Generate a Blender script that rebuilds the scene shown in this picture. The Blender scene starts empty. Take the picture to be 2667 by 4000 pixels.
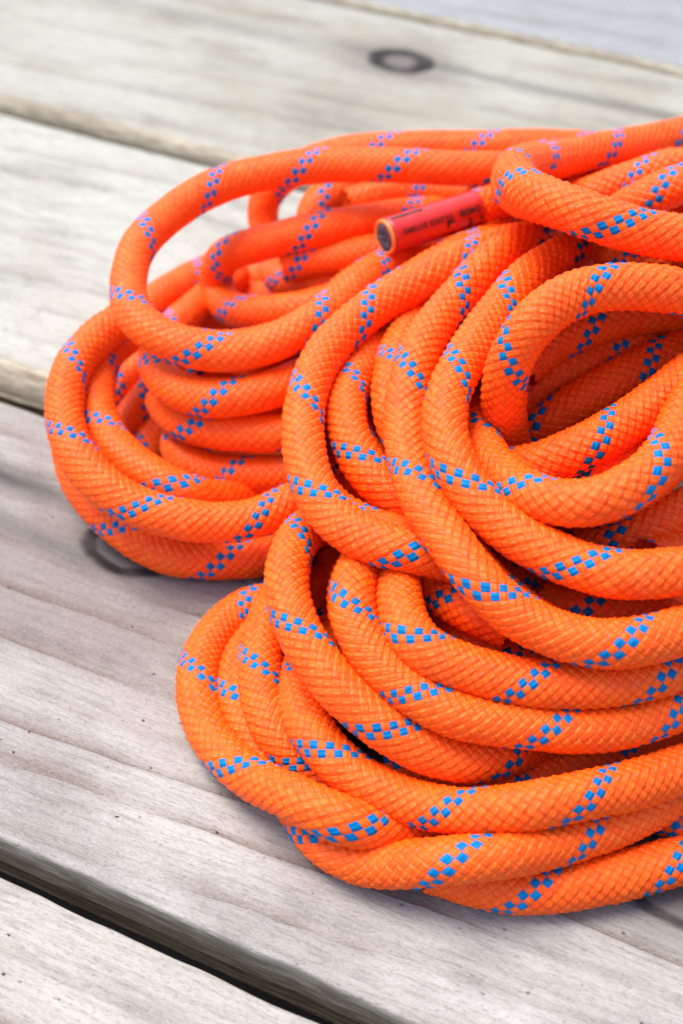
import bpy, math, random
import numpy as np
from mathutils import Vector, Matrix
rng = np.random.default_rng(7)
random.seed(7)
scene = bpy.context.scene
col = scene.collection

# ------------------------------------------------------------------ camera
F_PX, HORIZON, CAM_H = 5555.0, 5400.0, 0.290       # photo pixels (2667 x 4000), metres
PITCH = math.atan2(HORIZON, F_PX)
cam_d = bpy.data.cameras.new('camera')
cam = bpy.data.objects.new('camera', cam_d); col.objects.link(cam)
cam.location = (0, 0, CAM_H)
cam.rotation_euler = (math.pi / 2 - PITCH, 0, 0)
cam_d.sensor_fit = 'VERTICAL'; cam_d.sensor_height = 36.0; cam_d.sensor_width = 24.0
cam_d.lens = F_PX / 4000 * 36.0
cam_d.clip_start = 0.01; cam_d.clip_end = 50
cam_d.dof.use_dof = True; cam_d.dof.focus_distance = 0.338; cam_d.dof.aperture_fstop = 11.0
cam_d.dof.aperture_blades = 9
scene.camera = cam

# ------------------------------------------------------------------ light
SUN_ELEV, SUN_AZ = math.radians(66), math.radians(-55)      # azimuth from +Y, clockwise
world = bpy.data.worlds.new('World'); scene.world = world; world.use_nodes = True
wn = world.node_tree
bg = wn.nodes['Background']
sky = wn.nodes.new('ShaderNodeTexSky'); sky.sky_type = 'NISHITA'; sky.sun_disc = False
sky.sun_elevation = SUN_ELEV; sky.sun_rotation = SUN_AZ
sky.air_density = 1.0; sky.dust_density = 3.0; sky.ozone_density = 1.0
wn.links.new(sky.outputs[0], bg.inputs[0]); bg.inputs[1].default_value = 0.122
sun_d = bpy.data.lights.new('sun', 'SUN'); sun = bpy.data.objects.new('sun', sun_d); col.objects.link(sun)
sun_d.energy = 1.4; sun_d.angle = math.radians(34); sun_d.color = (1.0, 0.97, 0.93)
sdir = Vector((math.sin(SUN_AZ) * math.cos(SUN_ELEV), math.cos(SUN_AZ) * math.cos(SUN_ELEV), math.sin(SUN_ELEV)))
sun.rotation_euler = (-sdir).to_track_quat('-Z', 'Y').to_euler()
sun.location = sdir * 3

vs = scene.view_settings
scene.display_settings.display_device = 'sRGB'
vs.view_transform = 'Standard'; vs.look = 'None'; vs.gamma = 1.0; vs.use_curve_mapping = False
vs.exposure = 1.55
scene.cycles.max_bounces = 12; scene.cycles.diffuse_bounces = 9
scene.cycles.use_denoising = True

# ------------------------------------------------------------------ pixel -> ray helpers
CAM = np.array([0, 0, CAM_H])
FW = np.array([0, math.cos(PITCH), -math.sin(PITCH)]); RT = np.array([1.0, 0, 0]); UP = np.cross(RT, FW)
K = 2667 / 1568.0                                   # traced on a 1568-wide view of the photo
def ray(x, y):
    d = FW * F_PX + RT * (x * K - 1333.5) + UP * (2000 - y * K)
    return d / np.linalg.norm(d)
def at(x, y, h):                                    # point on that sight line at height h (m)
    d = ray(x, y)
    return CAM + d * (h - CAM_H) / d[2]
def project(P):
    q = np.asarray(P) - CAM
    z = q @ FW
    return np.stack([(q @ RT / z * F_PX + 1333.5) / K, (2000 - q @ UP / z * F_PX) / K], -1)

# ------------------------------------------------------------------ materials
def new_mat(name):
    m = bpy.data.materials.new(name); m.use_nodes = True
    nt = m.node_tree
    for n in list(nt.nodes): nt.nodes.remove(n)
    out = nt.nodes.new('ShaderNodeOutputMaterial'); b = nt.nodes.new('ShaderNodeBsdfPrincipled')
    nt.links.new(b.outputs[0], out.inputs[0])
    return m, nt, b
class NT:
    """short node-graph helper"""
    def __init__(s, nt): s.nt = nt
    def _in(s, sock, v):
        if hasattr(v, 'links'): s.nt.links.new(v, sock)
        elif v is not None: sock.default_value = v
    def math(s, op, a, b=None, c=None, clamp=False):
        n = s.nt.nodes.new('ShaderNodeMath'); n.operation = op; n.use_clamp = clamp
        for i, v in enumerate((a, b, c)):
            if v is not None: s._in(n.inputs[i], v)
        return n.outputs[0]
    def mix(s, f, a, b, blend='MIX'):
        n = s.nt.nodes.new('ShaderNodeMix'); n.data_type = 'RGBA'; n.blend_type = blend
        s._in(n.inputs[0], f); s._in(n.inputs[6], a); s._in(n.inputs[7], b)
        return n.outputs[2]
    def noise(s, vec, scale, detail=3, rough=.55, dist=0.0, out=0):
        n = s.nt.nodes.new('ShaderNodeTexNoise'); n.inputs['Scale'].default_value = scale
        n.inputs['Detail'].default_value = detail; n.inputs['Roughness'].default_value = rough
        n.inputs['Distortion'].default_value = dist
        s._in(n.inputs['Vector'], vec); return n.outputs[out]
    def vmul(s, v, t):
        n = s.nt.nodes.new('ShaderNodeVectorMath'); n.operation = 'MULTIPLY'
        s._in(n.inputs[0], v); n.inputs[1].default_value = t; return n.outputs[0]
    def vadd(s, v, t):
        n = s.nt.nodes.new('ShaderNodeVectorMath'); n.operation = 'ADD'
        s._in(n.inputs[0], v); s._in(n.inputs[1], t); return n.outputs[0]
    def ramp(s, f, stops, interp='LINEAR'):
        n = s.nt.nodes.new('ShaderNodeValToRGB'); r = n.color_ramp; r.interpolation = interp
        while len(r.elements) < len(stops): r.elements.new(.5)
        for e, (p, c) in zip(r.elements, stops):
            e.position = p; e.color = c if len(c) == 4 else (*c, 1)
        s._in(n.inputs[0], f); return n.outputs[0]
    def smooth(s, v, lo, hi):
        n = s.nt.nodes.new('ShaderNodeMapRange'); n.interpolation_type = 'SMOOTHSTEP'
        s._in(n.inputs[0], v); n.inputs[1].default_value = lo; n.inputs[2].default_value = hi
        return n.outputs[0]

def g3(v): return (v, v, v, 1)

# braided sheath: colour per yarn float comes from the face attributes the mesh carries
def rope_material():
    m, nt, b = new_mat('braided_nylon'); N = NT(nt)
    at_ = lambda nm: (lambda n: (setattr(n, 'attribute_name', nm), n)[1])(nt.nodes.new('ShaderNodeAttribute')).outputs[2]
    tracer, tint = at_('tracer'), at_('tint')
    uv = nt.nodes.new('ShaderNodeUVMap'); uv.uv_map = 'yarn'
    sep = nt.nodes.new('ShaderNodeSeparateXYZ'); nt.links.new(uv.outputs[0], sep.inputs[0])
    ply = N.math('SINE', N.math('MULTIPLY', sep.outputs[1], 6.2832 * 3.0))
    geo = nt.nodes.new('ShaderNodeTexCoord')
    fine = N.noise(geo.outputs['Object'], 5200, 2)
    dirt = N.noise(geo.outputs['Object'], 60, 3)
    orange = N.mix(tint, (0.94, 0.067, 0.0011, 1), (0.97, 0.124, 0.0040, 1))
    orange = N.mix(N.math('MULTIPLY', N.smooth(dirt, .42, .72), .55), orange, (0.94, 0.112, 0.006, 1))
    worn = N.noise(geo.outputs['Object'], 190, 4, .65)
    orange = N.mix(N.math('MULTIPLY', N.smooth(worn, .54, .72), .42), orange, (0.88, 0.150, 0.028, 1))
    blue = N.mix(tint, (0.0001, 0.125, 0.33, 1), (0.0002, 0.185, 0.46, 1))
    c = N.mix(tracer, orange, blue)
    nt.links.new(c, b.inputs['Base Color'])
    b.inputs['Roughness'].default_value = 0.38
    nt.links.new(N.math('SUBTRACT', .26, N.math('MULTIPLY', tracer, .20)), b.inputs['Specular IOR Level'])
    b.inputs['Subsurface Weight'].default_value = .10
    b.inputs['Subsurface Radius'].default_value = (1.0, .22, .06); b.inputs['Subsurface Scale'].default_value = .0012
    bump = nt.nodes.new('ShaderNodeBump'); bump.inputs['Strength'].default_value = .8; bump.inputs['Distance'].default_value = 0.00016
    nt.links.new(N.math('ADD', N.math('MULTIPLY', ply, .5), N.math('MULTIPLY', fine, .8)), bump.inputs['Height'])
    nt.links.new(bump.outputs[0], b.inputs['Normal'])
    return m
ROPE_MAT = rope_material()

def plain(name, c, rough, **kw):
    m, nt, b = new_mat(name); N = NT(nt)
    geo = nt.nodes.new('ShaderNodeTexCoord')
    n = N.noise(geo.outputs['Object'], kw.get('nscale', 400), 3)
    v = kw.get('var', .12)
    nt.links.new(N.mix(n, tuple(x * (1 - v) for x in c) + (1,), tuple(min(1, x * (1 + v)) for x in c) + (1,)), b.inputs['Base Color'])
    b.inputs['Roughness'].default_value = rough
    b.inputs['Coat Weight'].default_value = kw.get('coat', 0); b.inputs['Coat Roughness'].default_value = kw.get('cr', .1)
    return m
SLEEVE_MAT = plain('red_shrink_tube', (0.44, 0.014, 0.008), .36, coat=.25, cr=.12)
PRINT_MAT = plain('black_print', (0.006, 0.004, 0.004), .6)
CORE_MAT = plain('melted_core', (0.06, 0.055, 0.065), .35, var=.7, nscale=900)
MELT_MAT = plain('melted_sheath', (0.85, 0.16, 0.02), .35, var=.3, nscale=700)

# weathered softwood: X along the board, Y across, in metres (object space)
def wood_material(name, seed, light, dark, bands, knots, phase=0.0, stain=.5, band_mm=14.0, tilt=-.06, streaks=(), mid=0.0):
    m, nt, b = new_mat(name); N = NT(nt)
    tc = nt.nodes.new('ShaderNodeTexCoord')
    P = N.vmul(tc.outputs['Object'], (1000, 1000, 1000))            # millimetres
    off = N.vadd(P, (seed * 137.3, seed * 71.7, seed * 13.1))
    sep = nt.nodes.new('ShaderNodeSeparateXYZ'); nt.links.new(P, sep.inputs[0])
    X, Y, Z = sep.outputs
    # growth-ring coordinate, bent round each knot
    w1 = N.noise(N.vmul(off, (.0045, .012, .01)), 1, 2)
    w2 = N.noise(N.vmul(off, (.02, .09, .06)), 1, 3)
    r = N.math('ADD', Y, N.math('MULTIPLY', N.math('SUBTRACT', w1, .5), 22))
    r = N.math('ADD', r, N.math('MULTIPLY', N.math('SUBTRACT', w2, .5), 5))
    w3 = N.noise(N.vmul(off, (.0012, .034, .03)), 1, 2)
    r = N.math('ADD', r, N.math('MULTIPLY', N.math('SUBTRACT', w3, .5), 13))
    r = N.math('ADD', r, N.math('MULTIPLY', X, tilt))
    ring_f = knot_core = None
    for (kx, ky, ka, kb, kt) in knots:
        dx = N.math('DIVIDE', N.math('SUBTRACT', X, kx), ka); dy = N.math('DIVIDE', N.math('SUBTRACT', Y, ky), kb)
        kn = N.math('MULTIPLY', N.math('SUBTRACT', N.noise(off, .12, 2), .5), .25)
        d = N.math('ADD', N.math('SQRT', N.math('ADD', N.math('MULTIPLY', dx, dx), N.math('MULTIPLY', dy, dy))), kn)
        sgn = N.math('DIVIDE', dy, N.math('ADD', N.math('ABSOLUTE', dy), .35))
        bend = N.math('MULTIPLY', N.math('MULTIPLY', sgn, -kb * 1.3), N.math('POWER', 2.7183, N.math('MULTIPLY', N.math('ADD', N.math('MULTIPLY', N.math('MULTIPLY', dx, dx), .10), N.math('MULTIPLY', N.math('MULTIPLY', dy, dy), .22)), -1)))
        r = N.math('ADD', r, bend)
        rf = N.math('MULTIPLY', N.smooth(d, .86 - kt, .98 - kt * .6), N.math('SUBTRACT', 1, N.smooth(d, 1.0, 1.2)))
        rf = N.math('MULTIPLY', rf, N.math('ADD', .7, N.math('MULTIPLY', N.smooth(N.noise(off, .09, 1), .3, .6), .3)))
        co = N.math('SUBTRACT', 1, N.smooth(d, .7, 1.0))
        ha = N.math('MULTIPLY', N.math('SUBTRACT', 1, N.smooth(d, .9, 2.8)), .45)
        knot_core = co if knot_core is None else N.math('MAXIMUM', knot_core, co)
        ring_f = rf if ring_f is None else N.math('MAXIMUM', ring_f, rf)
        halo = ha
    ph = N.math('FRACT', N.math('ADD', N.math('DIVIDE', r, band_mm), phase))
    ph = N.math('SUBTRACT', 1, ph)
    late = N.math('MULTIPLY', N.math('POWER', ph, 4.5), N.math('SUBTRACT', 1, N.smooth(ph, .975, 1.0)))
    late = N.math('MULTIPLY', late, N.math('ADD', .30, N.smooth(N.noise(N.vmul(off, (.012, .06, .05)), 1, 3), .40, .64)))
    late2 = N.math('POWER', N.math('FRACT', N.math('MULTIPLY', r, .37)), 4)
    fib = N.noise(N.vmul(off, (.10, .95, .9)), 1, 4, .6)              # long fibres
    fib2 = N.noise(N.vmul(off, (.55, 3.2, 3)), 1, 3, .6)              # short flecks
    cloud = N.noise(N.vmul(off, (.012, .022, .02)), 1, 4, .6)
    grime = N.noise(N.vmul(off, (.025, .10, .1)), 1, 4, .65)
    mid_band = N.math('MULTIPLY', N.math('SUBTRACT', 1, N.smooth(N.math('ABSOLUTE', N.math('SUBTRACT', Y, 8)), 8, 52)), mid)  # darker tone across the middle of the board
    c = N.mix(N.math('ADD', N.math('MULTIPLY', N.smooth(cloud, .38, .64), stain), mid_band, clamp=True), light, dark)
    c = N.mix(N.math('MULTIPLY', late, .72 * bands), c, (0.105, 0.056, 0.036, 1))
    c = N.mix(N.math('MULTIPLY', late2, .22 * bands), c, (0.099, 0.071, 0.050, 1))
    c = N.mix(N.math('MULTIPLY', N.smooth(grime, .50, .72), .40), c, (0.105, 0.099, 0.084, 1))
    c = N.mix(N.math('MULTIPLY', N.smooth(fib, .46, .72), .36), c, (0.118, 0.096, 0.084, 1))
    c = N.mix(N.math('MULTIPLY', N.smooth(fib2, .52, .70), .42), c, (0.105, 0.077, 0.065, 1))
    c = N.mix(N.math('MULTIPLY', N.smooth(N.noise(N.vmul(off, (.7, 2.6, 2)), 1.3, 2, .5, out=0), .54, .72), .35), c, (0.40, 0.41, 0.42, 1))
    red = N.noise(N.vmul(off, (.42, 1.9, 1.7)), 1, 3, .6)
    c = N.mix(N.math('MULTIPLY', N.smooth(red, .56, .68), N.math('ADD', .22, N.math('MULTIPLY', late, .5), clamp=True)), c, (0.10, 0.048, 0.030, 1))
    pore = N.noise(N.vmul(off, (1.5, 5.5, 5)), 1, 2, .6)
    c = N.mix(N.math('MULTIPLY', N.smooth(pore, .54, .70), .38), c, (0.09, 0.07, 0.06, 1))
    # pinholes and mould specks
    vo = nt.nodes.new('ShaderNodeTexVoronoi'); vo.inputs['Scale'].default_value = .30
    nt.links.new(N.vadd(N.vmul(off, (.7, 1, 1)), N.noise(off, .5, 1, out=1)), vo.inputs['Vector'])
    sp = N.math('SUBTRACT', 1, N.smooth(vo.outputs['Distance'], .04, .15))
    pick = nt.nodes.new('ShaderNodeSeparateColor'); nt.links.new(vo.outputs['Color'], pick.inputs[0])
    c = N.mix(N.math('MULTIPLY', sp, N.smooth(pick.outputs[0], .62, .95)), c, (0.019, 0.015, 0.012, 1))
    # a little green copper-salt from the pressure treatment
    vg = N.noise(N.vmul(off, (.16, .34, .3)), 1, 2); 
    gm = N.math('MULTIPLY', N.smooth(vg, .76, .82), .55)
    c = N.mix(gm, c, (0.074, 0.174, 0.149, 1))
    for (sx0, sx1, sy, sw, ss) in streaks:
        yy = N.math('DIVIDE', N.math('SUBTRACT', N.math('ADD', Y, N.math('MULTIPLY', N.math('SUBTRACT', w2, .5), 5)), sy), sw)
        f_ = N.math('POWER', 2.7183, N.math('MULTIPLY', N.math('MULTIPLY', yy, yy), -1))
        f_ = N.math('MULTIPLY', f_, N.math('MULTIPLY', N.smooth(X, sx0 - 8, sx0 + 4), N.math('SUBTRACT', 1, N.smooth(X, sx1 - 40, sx1 + 20))))
        c = N.mix(N.math('MULTIPLY', f_, ss), c, (0.034, 0.029, 0.025, 1))
    # sides of the board: browner, never bleached by the sun
    side = N.smooth(N.math('ADD', Z, N.math('MULTIPLY', N.math('SUBTRACT', fib2, .5), .8)), -.75, -.25)
    sidecol = N.mix(N.smooth(fib, .36, .64), (0.27, 0.22, 0.148, 1), (0.50, 0.445, 0.325, 1))
    sidecol = N.mix(N.math('MULTIPLY', N.smooth(N.noise(N.vmul(off, (.015, .7, .55)), 1, 3), .5, .6), .6), sidecol, (0.21, 0.16, 0.11, 1))
    sidecol = N.mix(N.math('MULTIPLY', N.smooth(fib2, .60, .72), .5), sidecol, (0.5, 0.48, 0.40, 1))
    c = N.mix(side, sidecol, c)
    if knots:
        c = N.mix(N.math('MULTIPLY', halo, side), c, (0.062, 0.048, 0.038, 1))
        c = N.mix(N.math('MULTIPLY', knot_core, .6), c, (0.093, 0.077, 0.071, 1))
        c = N.mix(N.math('MULTIPLY', ring_f, .96), c, (0.010, 0.006, 0.006, 1))
    nt.links.new(c, b.inputs['Base Color'])
    b.inputs['Roughness'].default_value = .78; b.inputs['Specular IOR Level'].default_value = .25
    hgt = N.math('ADD', N.math('MULTIPLY', fib, .5), N.math('MULTIPLY', fib2, .55))
    hgt = N.math('ADD', hgt, N.math('MULTIPLY', late, .8)); hgt = N.math('SUBTRACT', hgt, N.math('MULTIPLY', sp, .5))
    if knots: hgt = N.math('SUBTRACT', hgt, N.math('MULTIPLY', ring_f, 1.5))
    bump = nt.nodes.new('ShaderNodeBump'); bump.inputs['Strength'].default_value = .75; bump.inputs['Distance'].default_value = 0.0005
    nt.links.new(hgt, bump.inputs['Height']); nt.links.new(bump.outputs[0], b.inputs['Normal'])
    return m

# ------------------------------------------------------------------ the deck
YAW = math.radians(-25.6)
deck = bpy.data.objects.new('deck', None); col.objects.link(deck)
deck['kind'] = 'structure'; deck['label'] = 'weathered grey timber deck of wide parallel planks with open gaps'
deck.rotation_euler = (0, 0, YAW)
def plank(n0, n1, mat, x0=-.95, x1=.75, thick=.028, seed=0, rad=.0009, near=.0007):
    r_ = np.random.default_rng(seed); w = n1 - n0; yc = (n0 + n1) / 2
    prof = [(-w / 2 + .005, -thick), (-w / 2 + .005, -.0122), (-w / 2 + .0002, -.0118), (-w / 2, -.0112)]      # lower edge cut back, added so the gap bottom falls into black shade
    if near < .005: prof.append((-w / 2, -near * 1.5 - .0004))
    for a in np.linspace(0, math.pi / 2, 9): prof.append((-w / 2 + near - near * math.cos(a), -near * 1.5 + near * 1.5 * math.sin(a)))
    prof += [(v, 0) for v in [-w / 2 + near + .0004, *np.linspace(-w / 2 + .014, w / 2 - .014, 6), w / 2 - rad - .0004]]
    for a in np.linspace(math.pi / 2, 0, 5): prof.append((w / 2 - rad + rad * math.cos(a), -rad + rad * math.sin(a)))
    prof += [(w / 2, -rad - .0004), (w / 2, -thick)]; prof = np.array(prof); npf = len(prof)
    xs = np.arange(x0, x1, .0024); nx = len(xs)
    def wob(a, step):
        k = int((x1 - x0) / step) + 4
        return np.interp(xs, np.linspace(x0, x1, k), r_.normal(0, a, k))
    e = [wob(.00022, .07) + wob(.00010, .006) + np.minimum(0, wob(.00025, .012)) for _ in range(2)]
    V = np.zeros((nx, npf, 3)); V[:, :, 0] = xs[:, None]
    V[:, :, 1] = prof[None, :, 0]; V[:, :, 2] = prof[None, :, 1]
    lw = np.clip((-prof[:, 0] - w / 2 + .012) / .012, 0, 1); rw = np.clip((prof[:, 0] - w / 2 + .012) / .012, 0, 1)
    V[:, :, 1] += -e[0][:, None] * lw + e[1][:, None] * rw
    V = V.reshape(-1, 3)
    i = np.arange(nx - 1)[:, None] * npf + np.arange(npf - 1)[None]
    Fq = np.stack([i, i + npf, i + npf + 1, i + 1], -1).reshape(-1, 4).tolist()
    Fq += [list(range(npf)), list(range((nx - 1) * npf, nx * npf))[::-1]]
    Fq += [[0, npf - 1, nx * npf - 1, (nx - 1) * npf]]
    me = bpy.data.meshes.new('plank'); me.from_pydata(V.tolist(), [], Fq); me.update()
    me.polygons.foreach_set('use_smooth', [True] * len(me.polygons))
    me.materials.append(mat)
    o = bpy.data.objects.new('plank', me); col.objects.link(o); o.parent = deck; o.location = (0, yc, 0)
    return o
plank(-.150, -.0165, wood_material('plank_wood_a', 1, (0.381, 0.358, 0.306, 1), (0.279, 0.257, 0.218, 1), 1, []), seed=1)
plank(-.0085, .1257, wood_material('plank_wood_b', 2, (0.402, 0.380, 0.325, 1), (0.302, 0.278, 0.235, 1), .9, [], band_mm=15, stain=.5), seed=2)
plank(.1343, .2682, wood_material('plank_wood_c', 3, (0.394, 0.373, 0.333, 1), (0.219, 0.195, 0.172, 1), 1, [(-176.5, 230.5 - 201.25, 13.5, 10, .14), (-4, 190.5 - 201.25, 14, 9, .15)], band_mm=13.5, stain=.75, mid=.7, streaks=[(-330, -193, 239 - 201.25, 4.5, .9), (-330, -150, 222 - 201.25, 5, .35)]), seed=3)
plank(.2812, .4206, wood_material('plank_wood_d', 4, (0.398, 0.392, 0.334, 1), (0.292, 0.277, 0.213, 1), 0.45, [], band_mm=17, stain=.5), seed=4, near=.008)
plank(.4310, .5720, wood_material('plank_wood_e', 5, (0.348, 0.343, 0.278, 1), (0.249, 0.231, 0.166, 1), 0.45, [(-227, 533.2 - 501.5, 14, 10, .5)], band_mm=21, stain=.7, streaks=[(-212, 60, 536 - 501.5, 4, .5), (-700, -245, 531 - 501.5, 6, .3)]), seed=5, near=.006)
plank(.5785, .7120, wood_material('plank_wood_f', 6, (0.279, 0.294, 0.282, 1), (0.213, 0.224, 0.218, 1), .5, [(-150, 20, 12, 8, .2)], band_mm=20), seed=6, near=.004)
plank(.7210, .8560, wood_material('plank_wood_g', 8, (0.279, 0.278, 0.255, 1), (0.225, 0.218, 0.189, 1), .5, []), seed=7)

gm_ = plain('dark_soil', (0.03, 0.024, 0.018), .95, nscale=40, var=.5)
gme = bpy.data.meshes.new('ground'); s_ = 12
gme.from_pydata([(-s_, -s_, -.22), (s_, -s_, -.22), (s_, s_, -.22), (-s_, s_, -.22)], [], [(0, 1, 2, 3)]); gme.materials.append(gm_)
go = bpy.data.objects.new('ground', gme); col.objects.link(go); go['kind'] = 'structure'

# ------------------------------------------------------------------ the rope: traced runs (x, y in the 1568-wide view, h = height of the core in mm)
D = 0.011; R = D / 2; NY = 12; PITCH_L = 2.8 * D
S = {}
def run(name, pts, stripes=(), k=3, ext=False, start=False): S[name] = dict(pts=pts, st=list(stripes), k=k + 1, ext=ext)
# front bight
run('C11', [(960,1985,5.5),(1060,2018,5.5),(1130,2037,5.5),(1205,2045,5.5),(1280,2037,5.5),(1355,2022,5.5),(1430,2007,5.5),(1505,1988,5.5),(1568,1970,5.5)], [(1220,2041),(1539,1992)], 3, True)
run('C0', [(684,1812,5.5),(706,1862,5.5),(734,1910,5.5),(772,1944,6),(822,1970,6),(897,1985,7),(980,1984,10),(1055,1979,14),(1130,1967,16),(1242,1943,14),(1355,1911,13),(1430,1883,13),(1505,1842,13),(1568,1800,13)], [(752,1930),(1044,1983),(1347,1918)], 3, True)
run('C1', [(640,1370,20),(578,1387,14),(533,1421,9),(492,1466,7),(465,1514,6),(460,1567,6),(469,1623,6),(503,1711,6),(552,1760,6.5),(615,1805,9),(690,1846,15),(765,1876,17),(822,1893,17),(878,1905,14),(950,1912,10),(1040,1912,6)], [(548,1409),(455,1565),(578,1772),(825,1895)], 3)
run('Cx', [(610,1425,8),(565,1470,8),(545,1520,8),(540,1560,8),(540,1604,8),(555,1650,8),(578,1685,8),(605,1728,6),(640,1770,6)], [(540,1619)], 3)
run('C3', [(655,1350,20),(628,1395,22),(607,1445,22),(598,1500,20),(598,1550,19),(602,1590,18),(612,1644,17),(638,1700,15),(675,1745,11),(730,1790,7),(790,1830,5.5)], [(597,1556),(690,1755)], 3)
run('C2', [(672,1530,12),(670,1570,17),(676,1615,20),(690,1662,22),(735,1719,22),(795,1775,21),(859,1816,20),(941,1846,19),(980,1857,19),(1055,1869,20),(1130,1865,22),(1242,1850,24),(1355,1824,24),(1467,1796,23),(1568,1757,22)], [(750,1734),(1029,1865),(1347,1830)], 3, True)
run('C5', [(830,1225,30),(760,1212,36),(715,1212,40),(685,1235,42),(664,1280,42),(655,1330,41),(657,1375,40),(668,1417,39),(694,1481,37),(739,1548,35),(795,1608,33),(859,1657,31),(908,1689,29),(980,1728,26),(1055,1748,24),(1130,1746,22),(1205,1726,19),(1290,1698,15),(1380,1668,12),(1470,1640,12)], [(680,1258),(683,1454),(885,1678),(1160,1745)], 3)
run('C10', [(880,1745,12),(960,1790,12),(1060,1815,12),(1167,1800,13),(1280,1766,14),(1374,1742,14),(1449,1718,14),(1540,1690,14),(1600,1670,14)], [(1190,1790),(1430,1725)], 2, True)
run('C6', [(930,1190,32),(885,1225,36),(852,1259,40),(825,1300,43),(810,1340,44),(805,1385,44),(818,1436,42),(851,1500,40),(897,1552,38),(950,1592,37),(1000,1622,36),(1055,1643,35),(1167,1664,33),(1280,1674,32),(1430,1661,31),(1505,1643,31),(1568,1616,31)], [(806,1410),(955,1598),(1257,1674)], 3, True)
run('C7', [(960,1230,34),(932,1280,38),(918,1330,42),(914,1380,44),(922,1430,45),(945,1472,45),(980,1500,44),(1017,1516,43),(1092,1540,42),(1186,1560,41),(1280,1570,40),(1374,1568,40),(1467,1556,40),(1568,1526,40)], [(950,1478),(1215,1562),(1509,1550)], 3, True)
run('C8', [(870,1280,30),(930,1310,35),(985,1345,38),(1030,1372,39),(1100,1412,38),(1180,1450,34)], [(1047,1385)], 3)
run('C9', [(1010,1400,26),(1030,1430,28),(1065,1455,29),(1130,1485,29),(1205,1513,28),(1300,1535,26)], [(1182,1500)], 2)
run('C14', [(830,1250,28),(775,1290,28),(740,1330,27),(722,1380,25),(725,1430,22)], [], 2)
run('C15', [(712,1380,20),(735,1430,22),(758,1490,20),(800,1560,18)], [], 2)
run('C12', [(1465,1815,5.5),(1495,1868,5.5),(1535,1897,5.5),(1580,1888,5.5)], [], 2, True)
# top bights
run('D1', [(735,990,38),(752,1040,38),(780,1090,38),(830,1140,38),(900,1185,36),(980,1225,34)], [(783,1090)], 2)
run('B1', [(1310,520,58),(1220,544,63),(1130,567,65),(1040,604,65),(960,644,64),(885,680,62),(822,728,60),(765,790,58),(722,860,56),(700,925,55),(697,989,54),(705,1060,53),(725,1135,52),(760,1180,51),(810,1220,50),(870,1248,51),(930,1262,51),(990,1275,49),(1060,1298,44),(1140,1328,38),(1212,1352,33),(1290,1385,29)], [(1053,595),(828,737),(700,933),(745,1148),(944,1262)], 3)
run('B2', [(1040,650,44),(960,710,47),(895,770,49),(845,825,50),(805,885,50),(788,952,50),(802,1020,49),(840,1078,48),(888,1124,46),(960,1172,42),(1040,1225,36)], [(805,895),(832,1060)], 3)
run('B3', [(1060,650,50),(1005,690,52),(950,750,54),(912,805,55),(897,870,55),(897,930,54),(910,980,52),(935,1030,49),(985,1085,45),(1050,1145,40)], [(886,843)], 3)
run('B4', [(1370,505,62),(1290,530,68),(1222,556,70),(1142,592,71),(1093,638,70),(1049,690,69),(1003,744,68),(968,804,66),(942,870,64),(933,940,62),(937,1020,60),(957,1100,60),(993,1177,60),(1040,1258,59),(1100,1338,57),(1160,1392,54),(1242,1445,52),(1336,1476,52),(1430,1481,52),(1505,1466,52),(1568,1443,52)], [(1228,550),(1045,690),(940,877),(960,1112),(1122,1364),(1422,1479)], 3, True)
run('B5', [(1440,525,66),(1370,548,72),(1302,577,76),(1252,605,77),(1200,645,77),(1155,696,76),(1112,756,75),(1066,822,74),(1034,880,73),(1022,945,72),(1022,1000,70),(1043,1064,68),(1080,1125,66),(1130,1177,64),(1190,1226,63),(1261,1271,62),(1336,1306,61),(1430,1325,61),(1505,1323,61),(1568,1312,61)], [(1302,570),(1145,695),(1040,862),(1077,1113),(1325,1305)], 3, True)
run('B6', [(1640,700,86),(1568,671,92),(1467,655,95),(1385,655,96),(1317,673,96),(1257,707,94),(1212,752,91),(1178,805,86),(1157,860,79),(1147,920,71),(1149,975,62),(1165,1030,52),(1195,1080,43)], [(1347,662),(1522,662),(1180,817)], 3, 'start')
run('B7', [(1120,1050,48),(1160,1075,54),(1210,1075,58),(1265,1060,62),(1340,1030,66),(1415,989,69),(1490,940,71),(1557,888,73),(1630,830,74)], [(1381,1008),(1563,882)], 3, True)
run('B8', [(1085,900,55),(1090,960,58),(1108,1020,62),(1141,1076,65),(1205,1132,68),(1280,1160,70),(1355,1162,72),(1430,1132,74),(1497,1083,76),(1540,1025,77),(1568,965,78),(1600,900,78)], [(1100,1000),(1257,1150),(1502,1078)], 3, True)
run('B9', [(1270,1125,52),(1340,1092,57),(1411,1062,61),(1486,1015,64),(1550,970,66),(1640,900,68)], [(1340,1098)], 3, True)
run('E1', [(1320,1265,44),(1390,1255,47),(1449,1238,49),(1510,1212,51),(1568,1185,52)], [(1396,1250)], 3, True)
run('E2', [(1470,1285,46),(1530,1262,47),(1600,1235,48)], [], 2, True)
run('G2', [(1240,1385,36),(1300,1400,38),(1355,1404,39),(1467,1406,40),(1542,1390,41),(1620,1370,42)], [(1347,1398)], 2, True)
run('I0', [(1190,860,62),(1240,800,66),(1317,758,69),(1373,737,70),(1450,718,71),(1568,705,72)], [(1355,740)], 3, True)
run('I1', [(1170,935,54),(1242,880,58),(1317,839,61),(1392,800,64),(1467,775,66),(1568,748,68)], [(1415,787)], 3, True)
run('I2', [(1190,1010,46),(1250,974,52),(1317,937,56),(1392,892,60),(1467,851,62),(1542,813,64),(1620,780,66)], [(1235,985),(1479,846)], 3, True)
run('I3', [(1180,985,38),(1250,930,40),(1330,885,42),(1420,845,44)], [], 2)
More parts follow.
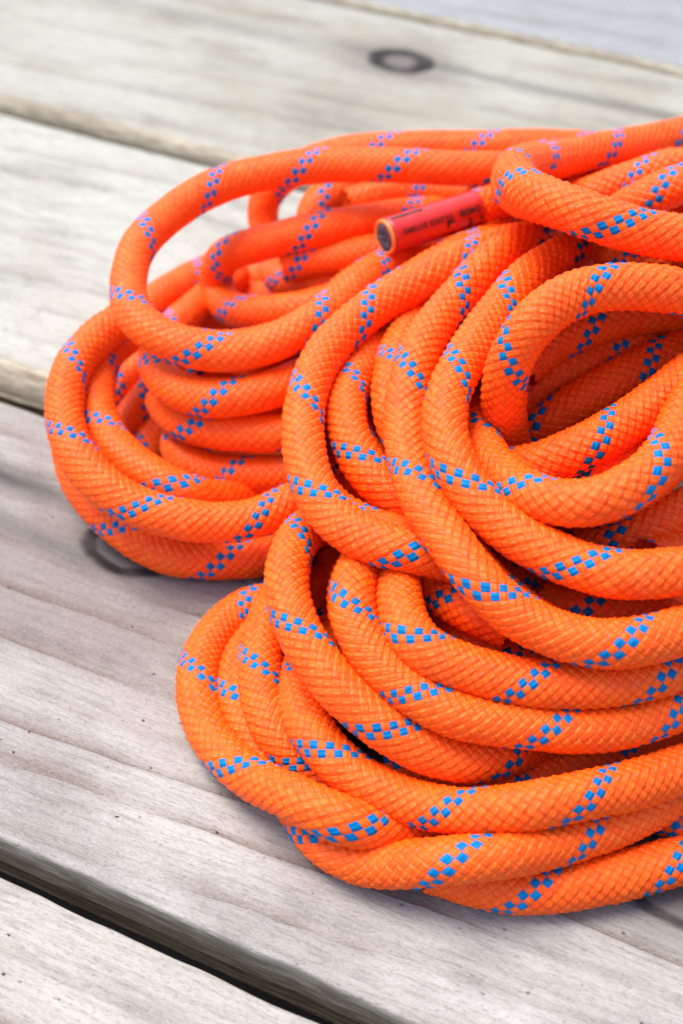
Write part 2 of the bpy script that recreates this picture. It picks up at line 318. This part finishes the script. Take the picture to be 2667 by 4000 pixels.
run('T', [(1640,290,62),(1568,312,64),(1467,332,66),(1392,350,68),(1310,364,72),(1245,368,77),(1200,378,84),(1180,400,92),(1195,430,98),(1242,456,101),(1317,486,102),(1392,509,101),(1467,531,99),(1568,547,97),(1650,560,95)], [(1381,354),(1404,517)], 3, 'both')
run('R1', [(1300,490,64),(1355,462,68),(1452,418,72),(1505,398,74),(1568,380,76)], [(1452,412)], 3, True)
run('R2', [(1330,545,66),(1390,500,72),(1448,467,76),(1505,437,79),(1568,409,81)], [(1512,430)], 3, True)
run('R3', [(1380,580,72),(1430,590,76),(1505,600,78),(1568,608,80)], [(1467,593)], 2, True)
run('SL', [(886,550,60),(950,527,60.5),(1030,500,61),(1105,475,61),(1170,457,61),(1260,440,59),(1350,425,56)], [], 3)
# far-left bight
run('A1', [(1240,385,60),(1132,388,64),(1000,383,66),(888,379,66),(738,381,65),(626,396,64),(551,412,63),(473,440,62),(409,478,61),(349,530,60),(311,583,59),(294,640,58),(293,690,57),(311,730,56),(353,766,55),(409,793,54),(476,808,53),(551,806,53),(626,788,54),(701,753,55),(760,708,56),(805,665,56),(870,618,54),(940,582,50),(1020,545,46)], [(910,383),(690,385),(473,437),(326,553),(292,707),(458,806),(720,745)], 2)
run('A0', [(1500,345,50),(1370,338,54),(1260,336,56),(1176,336,57),(1075,336,57),(925,340,56),(850,344,55),(775,355,53),(700,378,49),(640,415,43),(605,455,37),(597,500,31),(615,545,26)], [(860,343),(1090,333),(596,475)], 2)
run('A2', [(900,432,40),(810,432,42),(745,445,43),(715,475,41),(712,520,36),(725,560,30)], [(734,450)], 2)
run('A5', [(790,475,46),(850,455,48),(907,447,48),(1000,447,48),(1090,442,48)], [(944,447)], 2)
run('A4', [(1090,455,44),(1019,475,46),(963,484,47),(888,496,47),(813,510,47),(738,527,47),(664,543,46),(589,562,45),(535,577,43),(505,592,39),(490,620,34),(490,655,28),(500,690,26),(530,712,28),(589,718,31),(664,714,34),(720,703,36),(790,680,36)], [(701,537),(515,582),(492,651)], 2)
run('A7', [(640,612,36),(700,597,38),(775,588,40),(850,577,42),(930,560,42)], [], 2)
run('A6', [(630,600,22),(632,632,24),(660,650,26),(705,655,29),(757,655,32),(830,632,34)], [(668,640)], 2)
run('A9a', [(300,740,24),(345,698,26),(390,668,27),(450,638,26),(520,610,24)], [(435,642)], 2)
run('A9b', [(370,790,22),(400,748,24),(439,712,25),(485,672,25),(535,625,24)], [], 2)
run('A10', [(290,735,40),(250,752,41),(209,787,41),(171,832,40),(151,895,38),(147,952,36),(158,1004,34),(183,1057,32),(220,1102,30),(265,1139,28),(330,1172,26),(400,1192,25),(490,1199,24),(584,1188,24),(647,1165,25),(720,1130,26)], [(165,850),(164,1015),(329,1168),(588,1195)], 3)
run('A11', [(300,770,30),(255,800,31),(228,845,32),(219,905,31),(230,972,30),(268,1034,29),(321,1079,28),(378,1109,28),(440,1132,26),(520,1140,20),(600,1135,16)], [(236,985),(385,1115)], 2)
run('A12', [(160,1000,20),(168,1060,17),(195,1125,13),(246,1194,9),(303,1237,7),(366,1268,6),(434,1286,5.5),(528,1291,5.5),(603,1284,5.5),(680,1262,6),(760,1230,6)], [(284,1222),(509,1293)], 3)
run('A13', [(392,775,34),(364,803,37),(355,840,40),(371,874,41),(404,898,41),(453,917,41),(528,918,42),(603,903,43),(647,888,43),(720,855,43)], [(355,858),(494,918)], 2)
run('A14', [(370,915,25),(392,950,27),(434,978,29),(509,997,30),(584,1001,31),(647,997,32),(720,980,32)], [(460,985)], 2)
run('A15', [(430,985,16),(408,1005,17),(405,1030,18),(425,1053,19),(471,1076,20),(546,1090,21),(647,1092,22),(730,1080,22)], [(409,1032),(531,1087)], 2)
run('A16', [(225,945,10),(280,880,14),(335,828,18),(390,780,20)], [], 2)
run('A17', [(250,1030,8),(303,962,11),(352,905,14),(400,850,16)], [], 2)
run('A18', [(300,1100,6),(336,1030,8),(370,965,9),(400,900,10)], [], 2)

def spline(P, step):
    """centripetal Catmull-Rom through P, resampled at even arc length"""
    P = np.asarray(P, float)
    P = np.vstack([2 * P[0] - P[1], P, 2 * P[-1] - P[-2]])
    out = []
    for i in range(1, len(P) - 2):
        p0, p1, p2, p3 = P[i - 1:i + 3]
        t0 = 0; t1 = t0 + np.linalg.norm(p1 - p0) ** .5; t2 = t1 + np.linalg.norm(p2 - p1) ** .5; t3 = t2 + np.linalg.norm(p3 - p2) ** .5
        t = np.linspace(t1, t2, 40, endpoint=False)[:, None]
        a1 = (t1 - t) / (t1 - t0) * p0 + (t - t0) / (t1 - t0) * p1
        a2 = (t2 - t) / (t2 - t1) * p1 + (t - t1) / (t2 - t1) * p2
        a3 = (t3 - t) / (t3 - t2) * p2 + (t - t2) / (t3 - t2) * p3
        b1 = (t2 - t) / (t2 - t0) * a1 + (t - t0) / (t2 - t0) * a2
        b2 = (t3 - t) / (t3 - t1) * a2 + (t - t1) / (t3 - t1) * a3
        out.append((t2 - t) / (t2 - t1) * b1 + (t - t1) / (t2 - t1) * b2)
    out = np.vstack(out + [P[-2][None]])
    s = np.r_[0, np.cumsum(np.linalg.norm(np.diff(out, axis=0), axis=1))]
    n = max(3, int(round(s[-1] / step)) + 1)
    si = np.linspace(0, s[-1], n)
    return np.stack([np.interp(si, s, out[:, c]) for c in range(3)], 1)

STEP = .005
names = list(S)
for nme in names:
    P = np.array([at(x, y, h / 1000) for x, y, h in S[nme]['pts']])
    S[nme]['P'] = spline(P, STEP)

# settle: push crossing runs apart along the lines of sight (and a little sideways) until they rest on each other
def settle(items, fixed=None, iters=120, gap=.88 * D):
    X = np.vstack(items); idx = np.concatenate([np.full(len(p), i) for i, p in enumerate(items)])
    loc = np.concatenate([np.arange(len(p)) for p in items])
    X0 = X.copy(); d = X - CAM; rd = d / np.linalg.norm(d, axis=1)[:, None]
    dep0 = (X - CAM) @ FW
    nf = 0 if fixed is None else len(fixed)
    near = None
    for it in range(iters):
        if it % 8 == 0:                                   # refresh the candidate pairs
            A = X if nf == 0 else np.vstack([X, fixed])
            D2 = ((X[:, None] - A[None]) ** 2).sum(-1)
            ii, jj = np.nonzero(D2 < (1.7 * D) ** 2)
            n = len(X)
            ok = np.where(jj < n, (jj > ii) & ((idx[ii] != idx[np.minimum(jj, n - 1)]) | (np.abs(loc[ii] - loc[np.minimum(jj, n - 1)]) > 6)), True)
            ii, jj = ii[ok], jj[ok]
            A0d = dep0 if nf == 0 else np.r_[dep0, (fixed - CAM) @ FW]
            front = np.where(A0d[ii] < A0d[jj], -1.0, 1.0)      # -1: i is the nearer one
        A = X if nf == 0 else np.vstack([X, fixed])
        v = A[jj] - X[ii]; dist = np.linalg.norm(v, axis=1) + 1e-9
        pen = gap - dist; hit = pen > 0
        i, j, p, vv, fr = ii[hit], jj[hit], pen[hit], v[hit] / dist[hit][:, None], front[hit]
        mv = np.zeros_like(X); cnt = np.zeros(len(X))
        rj = rd if nf == 0 else np.vstack([rd, np.zeros_like(fixed)])
        push_i = rd[i] * (fr * p * np.where(fr < 0, .3, 1.0))[:, None] - vv * (p * .10)[:, None]
        np.add.at(mv, i, push_i); np.add.at(cnt, i, 1)
        mob = j < len(X)
        push_j = -rj[j] * (fr * p * np.where(fr > 0, .3, 1.0))[:, None] + vv * (p * .10)[:, None]
        np.add.at(mv, j[mob], push_j[mob]); np.add.at(cnt, j[mob], 1)
        X += mv / np.maximum(cnt, 1)[:, None] * .6
        # keep the run a smooth stiff rope, and its picture in place
        off = X - X0; sm = off.copy()
        same = idx[1:] == idx[:-1]
        l = np.r_[False, same]; r_ = np.r_[same, False]; both = l & r_
        bi = np.nonzero(both)[0]
        sm[bi] = .5 * off[bi] + .25 * (off[bi - 1] + off[bi + 1])
        al = (sm * rd).sum(1)
        sm = sm + rd * (np.clip(al, -.005, .020) - al)[:, None]
        X = X0 + sm * .985
        low = X[:, 2] < R * .97
        X[low] += rd[low] * ((R * .97 - X[low, 2]) / rd[low, 2])[:, None]
    out, k = [], 0
    for p_ in items: out.append(X[k:k + len(p_)]); k += len(p_)
    return out
for nme, q in zip(names, settle([S[n]['P'] for n in names])): S[nme]['P'] = q
# runs of the coil buried under the visible ones (one behind the other on the way down to the deck)
FILL = []
for nme in ['B1', 'B2', 'B4', 'B5', 'B6', 'B7', 'B8', 'T', 'R1', 'R2', 'C5', 'C6', 'C7', 'I0', 'I1', 'I2', 'A1', 'A4']:
    P = S[nme]['P']; d = P - CAM; d /= np.linalg.norm(d, axis=1)[:, None]
    for k in (1, 2, 3):
        if nme in ('A1', 'A4') : break
        Q = P + d * (D * 1.08 * k)
        good = Q[:, 2] > R
        best, cur = (0, 0), None
        for i, gflag in enumerate(list(good) + [False]):
            if gflag and cur is None: cur = i
            if not gflag and cur is not None:
                if i - cur > best[1] - best[0]: best = (cur, i)
                cur = None
        if best[1] - best[0] > 6: FILL.append(Q[best[0]:best[1]])
DEEP = [
 [(1110,505,44),(1180,492,44),(1270,480,44)], [(440,1034,8),(520,1046,10),(640,1046,12),(740,1030,12)],
 [(1430,530,52),(1510,497,56),(1600,470,60)], [(1470,618,60),(1560,625,63),(1640,630,65)], [(1420,540,40),(1510,530,42),(1600,520,44)],
 [(1150,600,40),(1050,690,40),(980,790,38),(950,900,36),(960,1010,34),(1010,1110,32),(1100,1200,30),(1220,1270,30),(1350,1310,30)],
 [(870,840,36),(858,930,36),(868,1000,34),(910,1080,30),(990,1150,28)],
 [(1300,600,50),(1200,680,50),(1110,790,48),(1075,900,46),(1085,1010,44),(1140,1110,44),(1240,1190,44),(1360,1230,44),(1500,1210,44)],
 [(1250,640,46),(1330,606,48),(1420,592,50),(1530,600,52)], [(1240,600,38),(1340,570,40),(1450,560,42),(1560,570,44)],
 [(1180,480,40),(1290,455,42),(1420,440,44),(1560,430,46)],
 [(700,1250,14),(720,1330,14),(760,1420,14),(840,1520,14),(960,1600,14),(1100,1650,14),(1300,1660,14)],
 [(780,1250,24),(790,1340,22),(840,1450,22),(950,1540,22),(1100,1600,20),(1300,1620,20)],
 [(500,665,9),(560,645,11),(640,630,13),(760,620,15)], [(520,695,7),(600,682,9),(700,690,11),(820,690,13)],
 [(420,785,7),(480,748,8),(560,740,10),(680,750,12)], [(420,850,24),(500,864,24),(600,852,26),(720,812,28)],
 [(352,806,27),(400,834,27),(450,852,27),(540,862,27)], [(480,952,18),(560,962,18),(660,950,20),(740,930,20)], [(640,560,24),(740,545,26),(860,530,28),(980,510,30)]]
pa = project(S['A1']['P']); sel = np.nonzero((pa[:, 1] > 730) & (pa[:, 0] > 380) | (pa[:, 0] > 640) & (pa[:, 1] > 600))[0]
for k in (1.6, 2.5):
    q = S['A1']['P'][sel[0]:sel[-1] + 1]; FILL.append(q + (q - CAM) / np.linalg.norm(q - CAM, axis=1)[:, None] * D * k)
FILL += [spline(np.array([at(x, y, h / 1000) for x, y, h in q]), STEP) for q in DEEP]
FILL = settle(FILL, np.vstack([S[n]['P'] for n in names]), 60)

# runs that leave the picture turn round in bights at the far end of the coil and come back as their neighbour
def end_of(n, start):
    P = S[n]['P']; a, b_ = (P[0], P[3]) if start else (P[-1], P[-4])
    d = a - b_; d[2] *= .3; d /= np.linalg.norm(d)
    return a, d
for n in names:                                     # pin each tracer mark to its own run before the runs are joined
    pr_ = project(S[n]['P'])
    S[n]['st'] = [(x, y, S[n]['P'][int(np.argmin(((pr_ - (x, y)) ** 2).sum(1)))]) for x, y in S[n]['st']]
PAIRS = [('C11', 0, 'C0', 0, 62), ('C12', 0, 'C10', 0, 48), ('C2', 0, 'C6', 0, 72), ('C7', 0, 'B4', 0, 64), ('G2', 0, 'E2', 0, 50), ('B5', 0, 'E1', 0, 76),
         ('B9', 0, 'I2', 0, 46), ('B8', 0, 'I1', 0, 58), ('B7', 0, 'I0', 0, 66), ('B6', 1, 'R3', 0, 60), ('T', 0, 'R2', 0, 74), ('R1', 0, 'T', 1, 66)]
for (na, sa, nb, sb, ln) in PAIRS:
    p0, d0 = end_of(na, sa); p1, d1 = end_of(nb, sb)
    mid = (p0 + p1) / 2; d = d0 + d1 + np.array([1.3, -.25, -.12]); d /= np.linalg.norm(d)
    e = p0 - p1; e -= d * (e @ d)
    if np.linalg.norm(e) < .004: e = np.array([0, .3, 1.0])
    e /= np.linalg.norm(e); w = max(.009, np.linalg.norm(p0 - p1) * .45); L = ln / 1000
    tip = mid + d * L
    pts = [p0, p0 * .7 + (mid + d * L * .45 + e * w) * .3 + d0 * .006, mid + d * L * .55 + e * w, mid + d * L * .9 + e * w * .7, tip, mid + d * L * .9 - e * w * .7, mid + d * L * .55 - e * w,
           p1 * .7 + (mid + d * L * .45 - e * w) * .3 + d1 * .006, p1]
    pts = np.array(pts); pts[:, 2] = np.maximum(pts[:, 2], R)
    arc = spline(pts, STEP)
    P = S[na]['P'][::-1] if sa else S[na]['P']
    Q = S[nb]['P'] if sb else S[nb]['P'][::-1]
    S[na]['P'] = np.vstack([P, arc[1:-1], Q]); S[na]['st'] += S[nb]['st']; S[na]['k'] = max(S[na]['k'], S[nb]['k'])
    names.remove(nb)

def frames(P):
    T = np.gradient(P, axis=0); T /= np.linalg.norm(T, axis=1)[:, None]
    n = np.cross(T[0], [0, 0, 1.0]); n /= np.linalg.norm(n); Ns = [n]
    for i in range(len(P) - 1):
        v1 = P[i + 1] - P[i]; c1 = v1 @ v1
        rl = Ns[-1] - 2 / c1 * (v1 @ Ns[-1]) * v1; tl = T[i] - 2 / c1 * (v1 @ T[i]) * v1
        v2 = T[i + 1] - tl; c2 = v2 @ v2 + 1e-20
        r_ = rl - 2 / c2 * (v2 @ rl) * v2
        r_ -= T[i + 1] * (r_ @ T[i + 1]); Ns.append(r_ / np.linalg.norm(r_))
    Ns = np.array(Ns); return T, Ns, np.cross(T, Ns)

def smooth_pts(P, n):
    for _ in range(n):
        P = P.copy(); P[1:-1] = .5 * P[1:-1] + .25 * (P[:-2] + P[2:])
    return P

def braid(P, stripes, k, seed):
    """real interlaced sheath: every crossing of two yarns is a small pillow on the surface"""
    w_ = np.random.default_rng(seed).normal(0, 1, (len(P), 3))
    for _ in range(6): w_[1:-1] = .5 * w_[1:-1] + .25 * (w_[:-2] + w_[2:])
    P = spline(smooth_pts(P, 2) + w_ * .0007 * np.clip(np.minimum(np.arange(len(P)), np.arange(len(P))[::-1]) / 4, 0, 1)[:, None], .0006)
    T, N_, B_ = frames(P)
    s = np.r_[0, np.cumsum(np.linalg.norm(np.diff(P, axis=0), axis=1))]
    r_ = np.random.default_rng(seed)
    # where the blue tracer crosses the side that faces the viewer, so the stripes fall where the photo has them
    keys = []
    pr = project(P)
    for (x, y, p3) in stripes:
        near_ = np.linalg.norm(P - p3, axis=1) < .008
        i = int(np.argmin(np.where(near_, ((pr - (x, y)) ** 2).sum(1), 1e9)))
        i = min(max(i, 2), len(P) - 3)
        tocam = CAM - P[i]; tocam -= T[i] * (tocam @ T[i]); tocam /= np.linalg.norm(tocam)
        side = np.cross(T[i], tocam)
        e = ((np.array([x, y]) - pr[i]) @ (project((P[i] + side * R)[None])[0] - pr[i])) / max(1e-6, ((project((P[i] + side * R)[None])[0] - pr[i]) ** 2).sum())
        a = math.asin(max(-.8, min(.8, e)))
        q = tocam * math.cos(a) + side * math.sin(a)
        th = math.atan2(q @ B_[i], q @ N_[i])
        keys.append((s[i], 1.0 / NY - th / (2 * math.pi)))
    keys.sort()
    if not keys: keys = [(0.0, r_.random())]
    ks, kp = [keys[0][0]], [keys[0][1]]
    for (a, p) in keys[1:]:
        want = kp[-1] + (a - ks[-1]) / PITCH_L
        p += round(want - p)
        slope = (p - kp[-1]) / max(1e-6, a - ks[-1]) * PITCH_L
        if a - ks[-1] < .006 or not .72 < slope < 1.38: continue
        ks.append(a); kp.append(p)
    ks = np.array(ks); kp = np.array(kp)
    phi = np.interp(s, ks, kp)
    phi = np.where(s < ks[0], kp[0] + (s - ks[0]) / PITCH_L, phi); phi = np.where(s > ks[-1], kp[-1] + (s - ks[-1]) / PITCH_L, phi)
    m0 = math.ceil(phi[0] * 2 * NY * k) + 2; m1 = math.floor(phi[-1] * 2 * NY * k) - 2
    m = np.arange(m0, m1 + 1)
    nv = NY * k
    j = np.arange(nv)
    n = 2 * j[None] + (m % 2)[:, None]                      # u+v, in sub-steps
    u = (n + m[:, None]) // 2; v = (n - m[:, None]) // 2     # sub-step lattice coordinates
    cu, cv = u // k, v // k
    warp = np.array({2: [0, .5], 3: [0, .12, .88], 4: [0, .09, .5, .91]}[k])   # narrow grooves, broad flat floats
    fu, fv = warp[u % k], warp[v % k]
    U, W = cu + fu, cv + fv
    th = (U + W) / (2 * NY) * 2 * math.pi
    sv = np.interp((U - W) / (2 * NY), phi, s)
    ic = lambda A: np.stack([np.interp(sv, s, A[:, c]) for c in range(3)], -1)
    C, n_, b_ = ic(P), ic(N_), ic(B_)
    top_a = (cu + cv) % 2 == 0
    along, across = np.where(top_a, fv, fu), np.where(top_a, fu, fv)
    hh = (1 - np.abs(2 * along - 1) ** 2.6) * .42 + .58 * (1 - np.abs(2 * across - 1) ** 3.2) * (1 - np.abs(2 * along - 1) ** 3.2)
    on_u, on_v = u % k == 0, v % k == 0
    hh = np.where(on_u & on_v, 0, np.where(on_u | on_v, .22, hh))
    cell_var = r_.normal(0, .10, (60, 60)) + r_.normal(0, .05, (60, 1))
    hh = hh * (1 + cell_var[cu % 60, cv % 60])
    rad = R - .00033 + hh * .00053
    rad = rad * (1 + .012 * np.sin(sv * 210 + seed) + .008 * np.sin(sv * 530 + 2 * seed) + .022 * np.cos(2 * (th + seed + 25 * sv)))
    V = C + rad[..., None] * (np.cos(th)[..., None] * n_ + np.sin(th)[..., None] * b_)
    M = len(m)
    # quads: (m,n) (m+1,n+1) (m+2,n) (m+1,n-1)
    r0 = np.arange(M - 2)
    odd = (m[r0] % 2)[:, None]
    jj = np.arange(nv)[None]
    right = np.where(odd == 1, (jj + 1) % nv, jj); left = np.where(odd == 1, jj, (jj - 1) % nv)
    base = r0[:, None] * nv
    F = np.stack([base + jj + 0 * odd, base + nv + left, base + 2 * nv + jj + 0 * odd, base + nv + right], -1).reshape(-1, 4)
    # cell of each quad: its u range is [u, u+1), its v range [v-1, v)
    qu = (n[:-2] + m[:-2, None]) // 2; qv = (n[:-2] - m[:-2, None]) // 2 - 1
    wrapu = qu
    ci, cj = wrapu // k, qv // k
    ta = (ci + cj) % 2 == 0
    tr = ta & ((ci % NY) < 2)
    tint_y = r_.random(64)
    tint = .55 * np.where(ta, tint_y[ci % NY], tint_y[20 + cj % NY]) + .45 * r_.random((60, 60))[ci % 60, cj % 60]
    # local yarn uv for the four corners (along, across)
    def cornuv(du, dv):
        a = (qu % k + du) / k; b2 = (qv % k + dv) / k
        return np.where(ta[..., None], np.stack([b2, a], -1), np.stack([a, b2], -1))
    # corner order: (m,n):(u,v)->(0,1); left (m+1,n-1): v-1 -> (0,0); (m+2,n):(1,0); right:(1,1)
    UV = np.stack([cornuv(0, 1), cornuv(0, 0), cornuv(1, 0), cornuv(1, 1)], 2).reshape(-1, 2)
    caps = []
    V = V.reshape(-1, 3)
    V = np.vstack([V, C[0, 0], C[-1, 0]]); a0 = len(V) - 2
    # close the zig-zag ends
    tri = []
    o0 = m[0] % 2; o1 = m[-2] % 2
    for q in range(nv):
        rr = (q + 1) % nv if o0 == 1 else q; ll = q if o0 == 1 else (q - 1) % nv
        tri.append((q, nv + rr, nv + ll)) if False else None
    ring0 = [x for q in range(nv) for x in ((q, nv + ((q + 1) % nv if o0 else q)))]
    ring1 = [x for q in range(nv) for x in (((M - 2) * nv + q), (M - 1) * nv + ((q + 1) % nv if o1 else q))]
    for q in range(2 * nv):
        tri.append((a0, ring0[(q + 1) % (2 * nv)], ring0[q])); tri.append((a0 + 1, ring1[q], ring1[(q + 1) % (2 * nv)]))
    return dict(V=V, F=F, tri=np.array(tri), tr=tr.reshape(-1), tint=tint.reshape(-1), UV=UV, curve=(P, T, N_, B_, s))

def build_mesh(name, parts, mat):
    nV = 0; Vs, Q, TRI, tr, ti, uv = [], [], [], [], [], []
    for p in parts:
        Vs.append(p['V']); Q.append(p['F'] + nV); TRI.append(p['tri'] + nV); nV += len(p['V'])
        tr.append(p['tr']); ti.append(p['tint']); uv.append(p['UV'])
    V = np.vstack(Vs); Q = np.vstack(Q); TRI = np.vstack(TRI)
    me = bpy.data.meshes.new(name)
    nq, nt_ = len(Q), len(TRI)
    me.vertices.add(len(V)); me.vertices.foreach_set('co', V.astype(np.float32).ravel())
    me.loops.add(nq * 4 + nt_ * 3); me.loops.foreach_set('vertex_index', np.r_[Q.ravel(), TRI.ravel()].astype(np.int32))
    me.polygons.add(nq + nt_)
    me.polygons.foreach_set('loop_start', np.r_[np.arange(nq) * 4, nq * 4 + np.arange(nt_) * 3].astype(np.int32))
    me.update(calc_edges=True)
    me.polygons.foreach_set('use_smooth', np.ones(nq + nt_, bool))
    a = me.attributes.new('tracer', 'FLOAT', 'FACE'); a.data.foreach_set('value', np.r_[np.concatenate(tr), np.zeros(nt_)].astype(np.float32))
    a = me.attributes.new('tint', 'FLOAT', 'FACE'); a.data.foreach_set('value', np.r_[np.concatenate(ti), np.full(nt_, .5)].astype(np.float32))
    ul = me.uv_layers.new(name='yarn'); ul.data.foreach_set('uv', np.r_[np.vstack(uv).ravel(), np.zeros(nt_ * 6)].astype(np.float32))
    me.materials.append(mat); me.validate()
    return me

rope = bpy.data.objects.new('climbing_rope', None); col.objects.link(rope)
rope.location = tuple(at(1100, 1400, 0))
rope['label'] = 'orange braided climbing rope with blue tracer checks, coiled in overlapping loops on the deck'
rope['category'] = 'rope'
def child(name, me, parent):
    o = bpy.data.objects.new(name, me); col.objects.link(o); o.parent = parent
    o.matrix_parent_inverse = Matrix.Translation(-rope.location) if parent is rope else Matrix.Identity(4)
    return o
tot = 0
for i, nme in enumerate(names):
    r = S[nme]
    g = braid(r['P'][6:] if nme == 'SL' else r['P'], r['st'], r['k'], 11 + i); r['geo'] = g
    tot += 2 * len(g['F'])
    child('strand', build_mesh('strand', [g], ROPE_MAT), rope)
fg = [braid(P, [], 2, 500 + i) for i, P in enumerate(FILL)]
tot += sum(2 * len(g['F']) for g in fg)
fo = child('buried_strands', build_mesh('buried_strands', fg, ROPE_MAT), rope); fo['kind'] = 'stuff'

# ------------------------------------------------------------------ the cut end: red sleeve, print, melted tip
cP = spline(smooth_pts(S['SL']['P'], 2), .0006); cT, cN, cB = frames(cP)
cs = np.r_[0, np.cumsum(np.linalg.norm(np.diff(cP, axis=0), axis=1))]
def curve_at(a):
    f = lambda A: np.array([np.interp(a, cs, A[:, c]) for c in range(3)])
    p, t, n, b = f(cP), f(cT), f(cN), f(cB)
    return p, t / np.linalg.norm(t), n / np.linalg.norm(n), b / np.linalg.norm(b)
def on_sleeve(a, arc, r):
    """a = metres from the tip, arc = metres round the sleeve, up from the side that faces the viewer"""
    p, t, n, b = curve_at(max(a, 0)); p = p + t * min(a, 0)
    c = CAM - p; c -= t * (c @ t); c /= np.linalg.norm(c)
    upv = np.cross(c, t); 
    if upv[2] < 0: upv = -upv
    ang = arc / r
    return p + r * (c * math.cos(ang) + upv * math.sin(ang))
SLEN = .0330; SR = R - .00015
def tube(rows, nseg=64):
    V, Fq = [], []
    for a, r in rows: V += [on_sleeve(a, 2 * math.pi * q / nseg * r, r) for q in range(nseg)]
    for i in range(len(rows) - 1):
        for q in range(nseg):
            q2 = (q + 1) % nseg
            Fq.append((i * nseg + q, i * nseg + q2, (i + 1) * nseg + q2, (i + 1) * nseg + q))
    return V, Fq
def mesh_obj(name, V, Fq, mat, parent, smooth=True):
    me = bpy.data.meshes.new(name); me.from_pydata([tuple(v) for v in V], [], Fq); me.update()
    import bmesh
    bm = bmesh.new(); bm.from_mesh(me); bmesh.ops.recalc_face_normals(bm, faces=bm.faces); bm.to_mesh(me); bm.free()
    me.polygons.foreach_set('use_smooth', [smooth] * len(me.polygons)); me.materials.append(mat)
    o = child(name, me, parent)
    return o
rows = [(.0004, SR - .0011), (.0004, SR - .0005), (.0001, SR - .0002), (.0003, SR)]
rows += [(a, SR + .00006 * math.sin(a * 900)) for a in np.linspace(.001, SLEN - .0006, 26)] + [(SLEN - .0002, SR - .0001), (SLEN, SR - .0004), (SLEN - .0004, SR - .0009)]
sl = mesh_obj('end_sleeve', *tube(rows), SLEEVE_MAT, rope)
sl['label'] = 'glossy red printed end sleeve on the cut rope end'
rim = [(-.0002, SR - .0001), (-.0006, SR - .0002), (-.0009, SR - .0005), (-.0010, SR - .0009), (-.0008, SR - .0012), (-.0003, SR - .0014)]
mesh_obj('melted_rim', *tube(rim), MELT_MAT, rope)
V, Fq = tube([(-.0003, R - .0011), (-.0008, R - .0016), (-.0012, R - .0028), (-.0006, R - .0040), (-.0010, .0002)])
r2 = np.random.default_rng(3); V = [v + r2.normal(0, .00016, 3) for v in V]
mesh_obj('core', V, Fq, CORE_MAT, rope)

def wrap_print(name, V2, F2, a0, c0):
    """flat artwork (mm, x to the right, y up) rolled on to the sleeve, printed upside down as seen from here"""
    V = [on_sleeve((a0 - x) / 1000, (c0 - y) / 1000, SR + .00012) for x, y in V2]
    return mesh_obj(name, V, F2, PRINT_MAT, sl, False)
def text2d(body, height, width):
    cu = bpy.data.curves.new('t', 'FONT'); cu.body = body; cu.resolution_u = 3; cu.offset = .018
    o = bpy.data.objects.new('t', cu); col.objects.link(o)
    dg = bpy.context.evaluated_depsgraph_get(); me = o.evaluated_get(dg).to_mesh()
    import bmesh
    bm = bmesh.new(); bm.from_mesh(me)
    xs = [v.co.x for v in bm.verts]; ys = [v.co.y for v in bm.verts]
    bmesh.ops.triangulate(bm, faces=bm.faces)
    sx, sy = width / (max(xs) - min(xs)), height / (max(ys) - min(ys))
    bm.verts.index_update()
    V2 = [((v.co.x - min(xs)) * sx, (v.co.y - min(ys)) * sy) for v in bm.verts]
    F2 = [tuple(v.index for v in f.verts) for f in bm.faces]
    bm.free(); o.evaluated_get(dg).to_mesh_clear(); bpy.data.objects.remove(o); bpy.data.curves.remove(cu)
    return V2, F2
def arc2d(cx, cy, r, w, a0, a1, n=18):
    V2, F2 = [], []
    for i in range(n + 1):
        a = math.radians(a0 + (a1 - a0) * i / n)
        for rr in (r - w, r): V2.append((cx + rr * math.cos(a), cy + rr * math.sin(a)))
    for i in range(n): F2.append((2 * i, 2 * i + 1, 2 * i + 3, 2 * i + 2))
    return V2, F2
def rect2d(x0, y0, x1, y1, n=14):
    V2 = []; F2 = []
    for i in range(n + 1):
        x = x0 + (x1 - x0) * i / n; V2 += [(x, y0), (x, y1)]
    for i in range(n): F2.append((2 * i, 2 * i + 1, 2 * i + 3, 2 * i + 2))
    return V2, F2
def join2d(*a):
    V2, F2 = [], []
    for v, f in a:
        F2 += [tuple(i + len(V2) for i in q) for q in f]; V2 += v
    return V2, F2
wrap_print('printed_number', *text2d('0408', 2.2, 7.4), 29.6, .9)
wrap_print('printed_date', *text2d('03.2022 2075893', 1.7, 17.0), 19.8, .6)
wrap_print('printed_mark', *join2d(arc2d(1.6, 1.6, 1.6, .55, 95, 265), arc2d(5.4, 1.6, 1.6, .55, 95, 265), rect2d(4.2, 1.4, 5.2, 1.85, 3)), 30.2, -2.2)
wrap_print('printed_symbol', *join2d(rect2d(0, 0, 2.6, .8, 4), rect2d(1.9, .8, 2.6, 2.2, 2)), 20.2, -1.3)
wrap_print('printed_note', *text2d('UIAA', 1.3, 4.6), 20.6, -5.2)
wrap_print('printed_bar', *rect2d(0, 0, 11, .9), 12.2, 5.6)
